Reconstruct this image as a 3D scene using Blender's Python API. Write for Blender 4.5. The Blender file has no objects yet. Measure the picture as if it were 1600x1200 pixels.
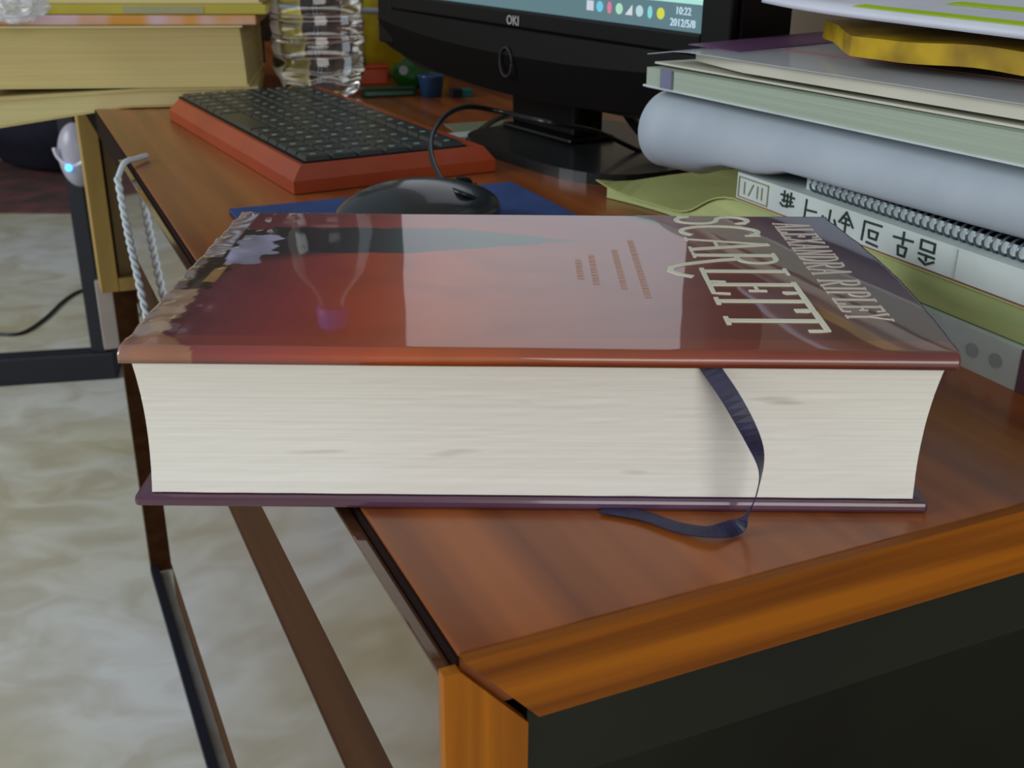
import bpy, bmesh, math, random
from mathutils import Vector, Matrix, noise
random.seed(7)
S = bpy.context.scene
COL = S.collection

# ------------------------------------------------------------------ camera, light, exposure
F_PX, PITCH, ROLL, CZ = 1756.9, 0.4011, 0.0060, 0.9181
cam = bpy.data.cameras.new('camera'); cam_o = bpy.data.objects.new('camera', cam); COL.objects.link(cam_o)
cam.sensor_fit = 'HORIZONTAL'; cam.sensor_width = 36.0; cam.lens = 36.0 * F_PX / 1600.0
cam.clip_start = 0.01
cam.dof.use_dof = True; cam.dof.focus_distance = 0.40; cam.dof.aperture_fstop = 30
_r = math.cos(ROLL); _s = math.sin(ROLL); _cp = math.cos(PITCH); _sp = math.sin(PITCH)
UP = Vector((0, _sp, _cp)); FW = Vector((0, _cp, -_sp)); RT = Vector((1, 0, 0))
cx = RT * _r + UP * _s
cy = -RT * _s + UP * _r
M = Matrix((cx, cy, -FW)).transposed().to_4x4(); M.translation = (0, 0, CZ)
cam_o.matrix_world = M
S.camera = cam_o
S.view_settings.view_transform = 'Standard'; S.view_settings.look = 'None'
S.view_settings.gamma = 1; S.view_settings.exposure = 0.0; S.view_settings.use_curve_mapping = False

W = bpy.data.worlds.new('world'); S.world = W; W.use_nodes = True
W.node_tree.nodes['Background'].inputs[0].default_value = (0.80, 0.90, 1.0, 1)
W.node_tree.nodes['Background'].inputs[1].default_value = 0.23

def area(name, loc, target, sx, sy, power, col):
    l = bpy.data.lights.new(name, 'AREA'); l.shape = 'RECTANGLE'; l.size = sx; l.size_y = sy
    l.energy = power; l.color = col
    o = bpy.data.objects.new(name, l); COL.objects.link(o); o.location = loc
    o.rotation_euler = (Vector(target) - Vector(loc)).to_track_quat('-Z', 'Y').to_euler()
    return o
area('window_daylight', (-3.3, 0.2, 2.1), (-0.3, 1.0, 0.3), 2.2, 1.5, 84, (0.92, 0.97, 1.0))
area('balcony_daylight', (0.9, -2.2, 1.5), (0.0, 0.5, 0.75), 1.8, 1.6, 37, (1.0, 0.97, 0.90))

# ------------------------------------------------------------------ places: desk axes and pixel-measured points
YD = 0.4273
CO = Vector((-0.0118, 0.2252, 0.75))
sD, cD = math.sin(YD), math.cos(YD)
def dk(s, a, z=0.75):       # s along the long edge of the desk, a across it
    return Vector((CO.x - sD * s + cD * a, CO.y + cD * s + sD * a, z))
def ray(px, py):
    u, v = (px - 800) / F_PX, (py - 600) / F_PX
    u, v = _r * u + _s * v, -_s * u + _r * v
    return Vector((u, _cp - v * _sp, -_sp - v * _cp))
EYE = Vector((0, 0, CZ))
def onz(px, py, z): d = ray(px, py); return EYE + d * ((z - CZ) / d.z)
def aty(px, py, y): d = ray(px, py); return EYE + d * (y / d.y)

# ------------------------------------------------------------------ materials
def lin(c):
    return tuple(((x / 255.0) / 12.92 if x / 255.0 < 0.04045 else ((x / 255.0 + 0.055) / 1.055) ** 2.4) for x in c[:3]) + (1,)
def mat(name, c, rough=0.6, c2=None, scale=(8, 8, 8), detail=4, spec=0.5, coat=0, metal=0, bump=0, bscale=60, lo=0.35, hi=0.65, attr=None, trans=0, ior=1.5, emit=None, estr=0, alpha=1, crough=0.05, sheen=0):
    m = bpy.data.materials.new(name); m.use_nodes = True; nt = m.node_tree; N = nt.nodes; L = nt.links
    b = N['Principled BSDF']
    b.inputs['Roughness'].default_value = rough; b.inputs['Metallic'].default_value = metal
    b.inputs['Specular IOR Level'].default_value = spec; b.inputs['IOR'].default_value = ior
    b.inputs['Coat Weight'].default_value = coat; b.inputs['Coat Roughness'].default_value = crough
    b.inputs['Transmission Weight'].default_value = trans; b.inputs['Alpha'].default_value = alpha
    tc = N.new('ShaderNodeTexCoord'); mp = N.new('ShaderNodeMapping'); L.new(tc.outputs['Object'], mp.inputs[0])
    mp.inputs['Scale'].default_value = scale
    nz = N.new('ShaderNodeTexNoise'); L.new(mp.outputs[0], nz.inputs['Vector'])
    nz.inputs['Scale'].default_value = 1.0; nz.inputs['Detail'].default_value = detail
    cr = N.new('ShaderNodeValToRGB'); L.new(nz.outputs[0], cr.inputs[0])
    c2 = c2 or tuple(x * 0.9 for x in c)
    cr.color_ramp.elements[0].position = lo; cr.color_ramp.elements[1].position = hi
    cr.color_ramp.elements[0].color = lin(c2); cr.color_ramp.elements[1].color = lin(c)
    if attr:
        at = N.new('ShaderNodeAttribute'); at.attribute_name = attr
        L.new(at.outputs['Color'], b.inputs['Base Color'])
    else:
        L.new(cr.outputs[0], b.inputs['Base Color'])
    if bump:
        n2 = N.new('ShaderNodeTexNoise'); L.new(mp.outputs[0], n2.inputs['Vector']); n2.inputs['Scale'].default_value = bscale / 10.0
        bp = N.new('ShaderNodeBump'); bp.inputs['Strength'].default_value = bump; bp.inputs['Distance'].default_value = 0.001
        L.new(n2.outputs[0], bp.inputs['Height']); L.new(bp.outputs[0], b.inputs['Normal'])
    if emit:
        b.inputs['Emission Color'].default_value = lin(emit); b.inputs['Emission Strength'].default_value = estr
    return m
MT = {}
MT['desk_top'] = mat('desk_top_wood', (156, 86, 38), 0.28, (112, 56, 24), (46, 1.6, 30), 3, coat=0.12, crough=0.12)
MT['edge'] = mat('orange_edge_wood', (158, 90, 8), 0.5, (106, 54, 4), (3, 60, 120), 4, spec=.2)
MT['edge_v'] = mat('orange_edge_wood_upright', (166, 98, 10), 0.5, (118, 62, 5), (110, 60, 3), 4, spec=.2)
MT['gloss'] = mat('lacquered_front', (84, 54, 34), 0.08, (66, 40, 24), (30, 2, 30), 3, coat=1.0, crough=0.04)
MT['matte_brown'] = mat('matte_brown_wood', (74, 44, 20), 0.75, (54, 30, 12), (30, 3, 40), 3, spec=0.1)
MT['dark_wood'] = mat('dark_wood', (62, 34, 20), 0.6, (40, 22, 14), (20, 20, 3), 3)
MT['groove'] = mat('groove_dark', (30, 14, 10), 0.8, spec=0.1)
MT['under'] = mat('under_desk_board', (30, 32, 22), 0.7, (20, 20, 14), (6, 6, 6), 3, spec=0.3)
MT['tan'] = mat('tan_wood', (176, 146, 76), 0.6, (150, 120, 58), (40, 40, 4), 3)
MT['tan_dark'] = mat('tan_wood_panel', (124, 102, 58), 0.6, (104, 84, 44), (40, 40, 4), 3)
MT['pale_strip'] = mat('pale_grey_laminate', (182, 172, 168), 0.5)
MT['black'] = mat('black_plastic', (12, 11, 12), 0.5, spec=.15)
MT['black_gloss'] = mat('glossy_black_plastic', (12, 10, 11), 0.35, spec=.2)
MT['black_metal'] = mat('black_metal', (26, 28, 40), 0.45, spec=0.5)
MT['floor'] = None
MT['pages'] = None
MT['tan_pages'] = mat('yellowed_page_edges', (206, 196, 144), 0.85, (198, 186, 136), (3, 3, 500), 3, spec=0.1)
MT['tan_pages2'] = mat('older_page_edges', (194, 180, 128), 0.85, (186, 170, 118), (3, 3, 400), 3, spec=0.1)
MT['green_pages'] = mat('greenish_page_edges', (166, 178, 162), 0.85, (156, 168, 152), (3, 3, 700), 3, spec=0.1)
MT['white_paper'] = mat('white_paper', (172, 182, 192), 0.8, (164, 174, 184), (30, 30, 30), 3, spec=0.2)
MT['cool_paper'] = mat('cool_white_paper', (196, 206, 204), 0.75, (184, 194, 192), (30, 30, 30), 3, spec=0.2)
MT['cream_paper'] = mat('cream_paper', (204, 202, 186), 0.6, (190, 188, 172), (12, 12, 30), 3, spec=0.3)
MT['sage_paper'] = mat('yellow_green_paper', (178, 182, 118), 0.7, (160, 166, 104), (14, 14, 14), 3, spec=0.25)
MT['sage_cover'] = mat('yellow_green_page_edges', (176, 184, 122), 0.7, (160, 174, 118), (14, 14, 200), 3, spec=0.25)
MT['purple'] = mat('purple_print', (96, 58, 96), 0.5)
MT['purple_cover'] = mat('purple_grey_cover', (110, 76, 92), 0.4)
MT['lime'] = mat('lime_print', (176, 214, 20), 0.6)
MT['yellow'] = mat('yellow_plastic', (190, 156, 8), 0.35, (130, 100, 8), (40, 40, 40), 3)
MT['pack_yellow'] = mat('packet_yellow', (196, 178, 10), 0.4, (170, 140, 8), (40, 40, 40), 3)
MT['orange'] = mat('orange_red_plastic', (214, 70, 10), 0.4)
MT['kb_case'] = mat('red_orange_casing', (152, 58, 14), 0.45, (136, 48, 12), (10, 10, 10), 2, coat=0.1)
MT['key'] = mat('black_keys', (34, 40, 42), 0.35)
MT['pad'] = mat('blue_mouse_pad', (30, 62, 120), 0.8, (24, 52, 104), (60, 60, 60), 3)
MT['mouse'] = mat('dark_grey_mouse_shell', (48, 54, 58), 0.25, coat=0.4)
MT['cable'] = mat('black_cable', (20, 26, 34), 0.35)
MT['white_cable'] = mat('pale_braided_cable', (190, 200, 208), 0.6)
MT['ribbon'] = mat('navy_ribbon', (34, 32, 74), 0.5, (24, 22, 52), (300, 300, 300), 3)
MT['title'] = mat('cream_foil_lettering', (228, 228, 206), 0.4)
MT['author'] = mat('pale_grey_lettering', (206, 196, 186), 0.4)
MT['board'] = mat('purple_board_jacket', (92, 62, 92), 0.25, (84, 50, 60), (10, 10, 10), 2, coat=0.6)
MT['ink'] = mat('dark_green_ink', (34, 56, 48), 0.7)
MT['box_ink'] = mat('brown_box_ink', (140, 140, 92), 0.7)
MT['redline'] = mat('thin_red_line_print', (170, 100, 100), 0.7)
MT['metal_coil'] = mat('coil_wire', (120, 132, 146), 0.3, metal=0.8)
MT['navy_cloth'] = mat('dark_navy_cloth', (26, 28, 46), 0.9, (16, 18, 34), (8, 8, 8), 4)
MT['rug'] = mat('dull_red_rug_wool', (112, 64, 66), 0.95, (70, 56, 52), (9, 9, 9), 5)
MT['silver'] = mat('silver_plastic', (176, 174, 188), 0.3)
MT['white_gloss'] = mat('white_gloss_plastic', (226, 224, 240), 0.2)
MT['led'] = mat('blue_led', (40, 120, 255), 0.4, emit=(60, 150, 255), estr=5)
MT['wall'] = mat('painted_wall', (132, 120, 104), 0.9, (124, 112, 96), (2, 2, 2), 4, spec=0.1)
MT['green'] = mat('green_plastic', (36, 110, 26), 0.4)
MT['dkgreen'] = mat('dark_green_plastic', (16, 66, 44), 0.35)
MT['blue_glass'] = mat('blue_plastic', (46, 84, 128), 0.25)
MT['teal'] = mat('teal_rubber', (10, 110, 110), 0.5)
MT['pink_mag'] = mat('magazine_pink_edge', (196, 166, 176), 0.5, (196, 140, 60), (14, 14, 4), 2, lo=0.45, hi=0.55)
MT['olive_spine'] = mat('yellow_olive_spine', (178, 170, 60), 0.5, (166, 152, 50), (10, 10, 10), 2)
MT['grey_label'] = mat('grey_green_label', (160, 158, 120), 0.6)
MT['logo'] = mat('pale_logo', (170, 170, 172), 0.5)
MT['ring'] = mat('dark_grey_ring', (44, 40, 44), 0.6, spec=.2)
MT['film'] = mat('clear_film', (225, 230, 240), 0.12, alpha=0.5)
MT['pet'] = mat('clear_bottle_plastic', (250, 252, 252), 0.03, trans=1.0, ior=1.45, c2=(250, 252, 252))
MT['water'] = mat('water', (255, 255, 255), 0.0, trans=1.0, ior=1.33, c2=(255, 255, 255))
MT['cap'] = mat('blue_bottle_cap', (96, 80, 190), 0.4)

def mat_floor():
    m = bpy.data.materials.new('marbled_floor_tile'); m.use_nodes = True; nt = m.node_tree; N = nt.nodes; L = nt.links
    b = N['Principled BSDF']; b.inputs['Roughness'].default_value = 0.32
    tc = N.new('ShaderNodeTexCoord'); mp = N.new('ShaderNodeMapping'); L.new(tc.outputs['Object'], mp.inputs[0])
    mp.inputs['Rotation'].default_value = (0, 0, 0.7); mp.inputs['Scale'].default_value = (1.0, 1.5, 1)
    n1 = N.new('ShaderNodeTexNoise'); n1.inputs['Scale'].default_value = 8; n1.inputs['Detail'].default_value = 5; n1.inputs['Distortion'].default_value = 0.9
    n2 = N.new('ShaderNodeTexNoise'); n2.inputs['Scale'].default_value = 1.6; n2.inputs['Detail'].default_value = 3
    L.new(mp.outputs[0], n1.inputs[0]); L.new(mp.outputs[0], n2.inputs[0])
    c1 = N.new('ShaderNodeValToRGB'); c1.color_ramp.elements[0].position = 0.36; c1.color_ramp.elements[1].position = 0.62
    c1.color_ramp.elements[0].color = lin((212, 205, 188)); c1.color_ramp.elements[1].color = lin((236, 234, 226))
    c2 = N.new('ShaderNodeValToRGB'); c2.color_ramp.elements[0].position = 0.35; c2.color_ramp.elements[1].position = 0.65
    c2.color_ramp.elements[0].color = lin((218, 214, 190)); c2.color_ramp.elements[1].color = lin((236, 240, 246))
    L.new(n1.outputs[0], c1.inputs[0]); L.new(n2.outputs[0], c2.inputs[0])
    mx = N.new('ShaderNodeMix'); mx.data_type = 'RGBA'; mx.blend_type = 'MULTIPLY'; mx.inputs[0].default_value = 1
    L.new(c1.outputs[0], mx.inputs[6]); L.new(c2.outputs[0], mx.inputs[7]); L.new(mx.outputs[2], b.inputs['Base Color'])
    return m
MT['floor'] = mat_floor()
def mat_pages():
    m = bpy.data.materials.new('white_page_edges'); m.use_nodes = True; nt = m.node_tree; N = nt.nodes; L = nt.links
    b = N['Principled BSDF']; b.inputs['Roughness'].default_value = 0.8; b.inputs['Specular IOR Level'].default_value = 0.15
    tc = N.new('ShaderNodeTexCoord'); mp = N.new('ShaderNodeMapping'); mp.inputs['Scale'].default_value = (5, 5, 1100); L.new(tc.outputs['Object'], mp.inputs[0])
    n1 = N.new('ShaderNodeTexNoise'); n1.inputs['Scale'].default_value = 1; n1.inputs['Detail'].default_value = 3; L.new(mp.outputs[0], n1.inputs[0])
    c1 = N.new('ShaderNodeValToRGB'); c1.color_ramp.elements[0].position = 0.3; c1.color_ramp.elements[1].position = 0.6
    c1.color_ramp.elements[0].color = lin((228, 225, 218)); c1.color_ramp.elements[1].color = lin((236, 234, 228)); L.new(n1.outputs[0], c1.inputs[0])
    # faint grey smudges left by fingers
    m2 = N.new('ShaderNodeMapping'); m2.inputs['Scale'].default_value = (22, 22, 160); L.new(tc.outputs['Object'], m2.inputs[0])
    n2 = N.new('ShaderNodeTexNoise'); n2.inputs['Scale'].default_value = 1; n2.inputs['Detail'].default_value = 2; L.new(m2.outputs[0], n2.inputs[0])
    c2 = N.new('ShaderNodeValToRGB'); c2.color_ramp.elements[0].position = 0.66; c2.color_ramp.elements[1].position = 0.80
    c2.color_ramp.elements[0].color = (1, 1, 1, 1); c2.color_ramp.elements[1].color = lin((205, 196, 190)); L.new(n2.outputs[0], c2.inputs[0])
    mx = N.new('ShaderNodeMix'); mx.data_type = 'RGBA'; mx.blend_type = 'MULTIPLY'; mx.inputs[0].default_value = 1
    L.new(c1.outputs[0], mx.inputs[6]); L.new(c2.outputs[0], mx.inputs[7]); L.new(mx.outputs[2], b.inputs['Base Color'])
    bp = N.new('ShaderNodeBump'); bp.inputs['Strength'].default_value = 0.10; bp.inputs['Distance'].default_value = 0.0002
    L.new(n1.outputs[0], bp.inputs['Height']); L.new(bp.outputs[0], b.inputs['Normal'])
    return m
MT['pages'] = mat_pages()

# ------------------------------------------------------------------ builders
def obj(name, bm, m, parent=None, smooth=False):
    me = bpy.data.meshes.new(name); bmesh.ops.recalc_face_normals(bm, faces=bm.faces); bm.to_mesh(me); bm.free()
    if smooth:
        for p in me.polygons: p.use_smooth = True
    o = bpy.data.objects.new(name, me); COL.objects.link(o)
    if m: me.materials.append(m)
    if parent: o.parent = parent
    return o
def tag(o, label, cat, group=None, kind=None):
    if label: o['label'] = label
    if cat: o['category'] = cat
    if group: o['group'] = group
    if kind: o['kind'] = kind
    return o
def thing(name, label, cat, loc=(0, 0, 0), rz=0, group=None):
    o = bpy.data.objects.new(name, None); COL.objects.link(o); o.location = loc; o.rotation_euler = (0, 0, rz)
    o.empty_display_size = 0.02
    return tag(o, label, cat, group)
def struct(o): o['kind'] = 'structure'; return o
def box(bm, x0, x1, y0, y1, z0, z1, bev=0):
    vs = [bm.verts.new((x, y, z)) for z in (z0, z1) for y in (y0, y1) for x in (x0, x1)]
    fs = [bm.faces.new([vs[i] for i in q]) for q in ((0, 2, 3, 1), (4, 5, 7, 6), (0, 1, 5, 4), (2, 6, 7, 3), (0, 4, 6, 2), (1, 3, 7, 5))]
    if bev:
        es = set(e for f in fs for e in f.edges)
        bmesh.ops.bevel(bm, geom=list(es), offset=bev, segments=2, profile=0.5, affect='EDGES')
    return bm
def BX(*a, **k): return box(bmesh.new(), *a, **k)
def prism(pts, z0, z1, bm=None):
    bm = bm or bmesh.new()
    lo = [bm.verts.new((x, y, z0)) for x, y in pts]; hi = [bm.verts.new((x, y, z1)) for x, y in pts]
    n = len(pts)
    bm.faces.new(lo[::-1]); bm.faces.new(hi)
    for i in range(n): bm.faces.new((lo[i], lo[(i + 1) % n], hi[(i + 1) % n], hi[i]))
    return bm
def grid_slab(nx, ny, f, th):   # f(u,v) -> top point; solid sheet th thick
    bm = bmesh.new()
    T = [[bm.verts.new(f(i / nx, j / ny)) for j in range(ny + 1)] for i in range(nx + 1)]
    B = [[bm.verts.new(Vector(f(i / nx, j / ny)) - Vector((0, 0, th))) for j in range(ny + 1)] for i in range(nx + 1)]
    for i in range(nx):
        for j in range(ny):
            bm.faces.new((T[i][j], T[i + 1][j], T[i + 1][j + 1], T[i][j + 1]))
            bm.faces.new((B[i][j], B[i][j + 1], B[i + 1][j + 1], B[i + 1][j]))
    for i in range(nx):
        bm.faces.new((T[i][0], B[i][0], B[i + 1][0], T[i + 1][0])); bm.faces.new((T[i][ny], T[i + 1][ny], B[i + 1][ny], B[i][ny]))
    for j in range(ny):
        bm.faces.new((T[0][j], T[0][j + 1], B[0][j + 1], B[0][j])); bm.faces.new((T[nx][j], B[nx][j], B[nx][j + 1], T[nx][j + 1]))
    return bm
def spline(pts, n=8):
    P = [Vector(p) for p in pts]; out = []
    Q = [P[0] * 2 - P[1]] + P + [P[-1] * 2 - P[-2]]
    for i in range(1, len(Q) - 2):
        a, b, c, d = Q[i - 1], Q[i], Q[i + 1], Q[i + 2]
        for k in range(n):
            t = k / n
            out.append(0.5 * ((2 * b) + (c - a) * t + (2 * a - 5 * b + 4 * c - d) * t * t + (3 * b - a - 3 * c + d) * t ** 3))
    out.append(P[-1]); return out
def tube(bm, pts, r, seg=8):
    rings = []; n = len(pts); prev = None
    for i, p in enumerate(pts):
        t = (pts[min(i + 1, n - 1)] - pts[max(i - 1, 0)]).normalized()
        if prev is None: prev = t.orthogonal().normalized()
        u = (prev - t * prev.dot(t)).normalized(); v = t.cross(u); prev = u
        rr = r(i / (n - 1)) if callable(r) else r
        rings.append([bm.verts.new(p + (u * math.cos(2 * math.pi * k / seg) + v * math.sin(2 * math.pi * k / seg)) * rr) for k in range(seg)])
    for a, b in zip(rings, rings[1:]):
        for k in range(seg): bm.faces.new((a[k], a[(k + 1) % seg], b[(k + 1) % seg], b[k]))
    bm.faces.new(rings[0][::-1]); bm.faces.new(rings[-1]); return bm
def lathe(bm, prof, seg=40, mod=None):
    rings = []
    for r, z in prof:
        rings.append([bm.verts.new(((mod(r, z, 2 * math.pi * k / seg) if mod else r) * math.cos(2 * math.pi * k / seg), (mod(r, z, 2 * math.pi * k / seg) if mod else r) * math.sin(2 * math.pi * k / seg), z)) for k in range(seg)])
    for a, b in zip(rings, rings[1:]):
        for k in range(seg): bm.faces.new((a[k], a[(k + 1) % seg], b[(k + 1) % seg], b[k]))
    bm.faces.new(rings[0][::-1]); bm.faces.new(rings[-1]); return bm
def copy_part(o, parent, loc):
    c = o.copy(); COL.objects.link(c); c.parent = parent; c.location = loc; return c

# ------------------------------------------------------------------ the room
struct(obj('floor', BX(-4.2, 3.0, -2.6, 6.0, -0.05, 0), MT['floor']))
struct(obj('wall_back', BX(-4.2, 3.0, 6.0, 6.15, -0.05, 2.7), MT['wall']))
w = obj('wall_right', BX(0, 0.15, -0.6, 3.0, -0.05, 2.7), MT['wall']); w.location = dk(0, 0.66, 0); w.rotation_euler = (0, 0, YD); struct(w)
b = obj('baseboard_back', BX(-4.2, 1.5, 5.97, 6.0, 0, 0.1), MT['matte_brown']); struct(b)

# ------------------------------------------------------------------ the desk (local x across, local y along, origin at the near left corner)
PE = 0.66
desk = thing('desk', 'brown wooden writing desk with mitred orange edges and glossy lacquered fronts', 'desk', (CO.x + sD * .0015, CO.y - cD * .0015, 0), YD)
L, D = 1.36, 0.62
TH = 0.0185
obj('tabletop', BX(0.0, D, 0.0035, L, 0.75 - TH, 0.75, bev=0.0008), MT['desk_top'], desk)
# front edging face of the top, mitred at the left corner
bm = bmesh.new()
pts = [(0.0, 0.75), (D, 0.75), (D, 0.7268), (0.0205, 0.7268)]
lo = [bm.verts.new((x, 0.0, z)) for x, z in pts]; hi = [bm.verts.new((x, 0.0034, z)) for x, z in pts]
bm.faces.new(lo); bm.faces.new(hi[::-1])
for i in range(4): bm.faces.new((lo[i], hi[i], hi[(i + 1) % 4], lo[(i + 1) % 4]))
obj('top_front_edge', bm, MT['edge'], desk)
bm = bmesh.new()
pts = [(-0.0055, 0.7478), (-0.0012, 0.7478), (0.0172, 0.7264), (0.0172, 0.0), (-0.0055, 0.0)]
lo = [bm.verts.new((x, -0.0005, z)) for x, z in pts]; hi = [bm.verts.new((x, 0.003, z)) for x, z in pts]
bm.faces.new(lo); bm.faces.new(hi[::-1])
for i in range(5): bm.faces.new((lo[i], hi[i], hi[(i + 1) % 5], lo[(i + 1) % 5]))
obj('side_front_edge', bm, MT['edge_v'], desk)
obj('groove_strip', BX(-0.0010, -0.0001, 0.0030, L, 0.7270, 0.7492), MT['groove'], desk)
obj('under_rail', BX(0.019, D - 0.01, 0.004, 0.022, 0.700, 0.7315), MT['under'], desk)
o = obj('drawer_front', BX(-0.0055, -0.0012, 0.003, PE, 0.683, 0.7460, bev=0.0006), MT['gloss'], desk)
obj('drawer_front', BX(-0.0055, 0.0165, 0.003, PE, 0.402, 0.636, bev=0.0006), MT['gloss'], desk)
obj('grip_rail', BX(-0.0047, 0.0165, 0.003, PE, 0.636, 0.683), MT['matte_brown'], desk)
obj('trim_strip', BX(-0.0050, 0.0165, 0.003, PE, 0.368, 0.402), MT['matte_brown'], desk)
obj('floor_rail', BX(0.0222, 0.034, 0.003, L - .045, 0.0, 0.012), MT['black_metal'], desk)
obj('pedestal_bottom', BX(0.0167, 0.44, 0.004, PE, 0.368, 0.384), MT['dark_wood'], desk)
obj('pedestal_back', BX(0.0165, 0.44, PE - 0.018, PE, 0.384, 0.7315), MT['dark_wood'], desk)
obj('end_panel', BX(0.0175, D - 0.02, 0.16, 0.178, 0.384, 0.7315), MT['under'], desk)
obj('rear_panel', BX(D - 0.02, D - 0.002, 0.01, L, 0.0, 0.7315), MT['under'], desk)
# far leg with its open tan frame
far = obj('far_leg', BX(0.024, 0.60, 1.318, 1.336, 0.0, 0.7315), MT['matte_brown'], desk)
obj('pale_strip', BX(0.004, 0.0235, 1.320, 1.334, 0.36, 0.455), MT['pale_strip'], desk)
fr = obj('tan_frame', BX(0.008, 0.030, 1.28, 1.317, 0.452, 0.7315, bev=0.001), MT['tan'], desk)
obj('frame_panel', BX(0.034, 0.060, 1.296, 1.317, 0.470, 0.7315), MT['tan_dark'], fr)
obj('frame_bottom', BX(0.0305, 0.060, 1.280, 1.317, 0.452, 0.4695), MT['tan'], fr)
obj('black_post', BX(0.0605, 0.080, 1.27, 1.317, 0.40, 0.7315), MT['black_metal'], desk)

# ------------------------------------------------------------------ the hardback book
B0 = Vector((-0.1131, 0.2992, 0.75)); YB = -0.0064
book = thing('hardback_book', 'thick hardback novel with red sunset jacket lying on desk corner, page edges towards viewer', 'book', B0, YB)
T = 0.0513; BL = 0.2410; BW = 0.156
def fore(z):     # hollow of the fore edge
    t = (z - 0.004) / (0.0475 - 0.004); return 0.0022 + 0.0042 * (1 - (2 * t - 1) ** 2)
bm = bmesh.new(); NX, NZ = 60, 36
a0f = lambda t: 0.0040 - 0.0012 * t; a1f = lambda t: 0.2345 + 0.0035 * t
rows = []
for j in range(NZ + 1):
    t = j / NZ; z = 0.004 + t * (0.0478 - 0.004)
    x0, x1 = a0f(t), a1f(t)
    front = [bm.verts.new((x0 + (x1 - x0) * i / NX, fore(z) + 0.00018 * noise.noise((i * .3, j * 2.1, 0)), z)) for i in range(NX + 1)]
    bk = 0.150 + 0.006 * (1 - (2 * t - 1) ** 2)
    rows.append(front + [bm.verts.new((x1, bk, z)), bm.verts.new((x0, bk, z))])
n = NX + 3
for a, b_ in zip(rows, rows[1:]):
    for i in range(n): bm.faces.new((a[i], a[(i + 1) % n], b_[(i + 1) % n], b_[i]))
bm.faces.new(rows[0][::-1]); bm.faces.new(rows[-1])
obj('page_block', bm, MT['pages'], book)
# jacket artwork as a colour attribute on the top board
def mix(a, b, t): t = max(0, min(1, t)); return tuple(x + (y - x) * t for x, y in zip(a, b))
STOPS = [(0, (74, 44, 44)), (0.02, (116, 54, 64)), (0.045, (150, 60, 58)), (0.065, (180, 72, 36)), (0.09, (188, 88, 26)), (0.115, (160, 80, 40)), (0.16, (132, 64, 44)), (0.18, (120, 52, 42)), (0.21, (102, 48, 42)), (0.23, (78, 42, 54)), (0.25, (84, 48, 66))]
def art(a, b):
    for (p, c), (q, d) in zip(STOPS, STOPS[1:]):
        if p <= a <= q: base = mix(c, d, (a - p) / (q - p)); break
    else: base = STOPS[0][1] if a < 0 else STOPS[-1][1]
    nz = noise.noise((a * 60, b * 60, 1.3)); base = mix(base, (70, 30, 30), 0.25 * max(0, nz))
    if b > 0.1: base = mix(base, (112, 46, 60), (b - 0.1) / 0.05 * 0.5)
    if a > 0.2: base = mix(base, (58, 34, 66), max(0, (b - 0.03) / 0.12) * (a - 0.2) / 0.04)
    # dark shoreline
    e = 0.0018 * noise.noise((a * 90, 0, 0)) + 0.0008 * noise.noise((a * 300, 4, 0))
    tp = max(0, (0.137 - a) / 0.137)
    lo_, hi_ = 0.116 - 0.018 * min(1, tp * 2.2) + e, 0.118 + 0.016 * min(1, tp * 3) - e
    if 0.018 < a < 0.137:
        k = min((b - lo_), (hi_ - b)) / 0.0018
        if k > 0: base = mix(base, mix((30, 34, 44), (44, 84, 64), (a - 0.05) / 0.05), k)
    if a < 0.06 and 0.085 < b < 0.13: base = mix((34, 34, 42), base, (a - 0.03) / 0.03 + max(0, 0.1 - b) * 80)
    # worn bare patch and dark scrap at the lower left corner
    w_ = 0.002 * noise.noise((a * 200, b * 200, 2)) + 0.0016 * noise.noise((a * 60, b * 60, 2))
    if a < 0.010 + w_ + max(0, 0.013 - b) * 0.9 and b < 0.055: base = mix((172, 142, 116), (150, 118, 92), nz + .5)
    if a < 0.0125 + 2 * w_ and 0.055 <= b + w_ < 0.090: base = (52, 38, 22)
    if 0.0085 < a < 0.0125 and 0.062 < b < 0.080: base = (168, 132, 78)
    if 0.0095 < a + 2 * w_ < 0.0225 and 0.084 < b + w_ < 0.122: base = mix((176, 174, 206), (140, 140, 160), nz * 2 + .5)  # pale lilac reflection off the crumpled film, painted into the jacket colour
    if a < 0.008 and b > 0.092: base = mix((120, 100, 92), (190, 190, 206), 0.5 + 0.5 * math.sin(b * 900 + 20 * nz))  # streaks of the same film sheen, also painted in
    if a + w_ < 0.0035: base = mix(base, (150, 130, 124), 0.7)
    if b < 0.012: base = mix(base, (168, 84, 56), 0.35)
    return base
NX, NY = 300, 190
def top_pt(u, v):
    a = u * BL; b = v * BW
    k = math.sin(min(1, v * 1.05) * math.pi)
    a += max(0, u - 0.9) * 10 * 0.0042 * k + max(0, u - 0.95) * 20 * 0.0006 * noise.noise((0, v * 14, 3))
    z = T - 0.0018 * max(0, 1 - b / 0.0035) ** 2
    z += 0.00010 * noise.noise((a * 18, b * 18, 0)) + 0.00002 * noise.noise((a * 55, b * 55, 5))
    cr = max(0, 1 - a / 0.026)                      # crinkled jacket at the left edge
    z += cr * 0.0011 * noise.noise((a * 160, b * 110, 7)) * min(1, b / .01)
    return (a, b, z)
bm = grid_slab(NX, NY, top_pt, 0.0026)
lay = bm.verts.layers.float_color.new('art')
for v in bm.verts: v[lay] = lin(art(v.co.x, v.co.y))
MT['art'] = mat('jacket_artwork_under_film', (120, 60, 50), 0.4, attr='art', coat=1.0, crough=0.025, spec=0.5)
MT['art'].node_tree.nodes['Principled BSDF'].inputs['Coat IOR'].default_value = 1.5
obj('front_cover', bm, MT['art'], book, smooth=True)
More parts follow.
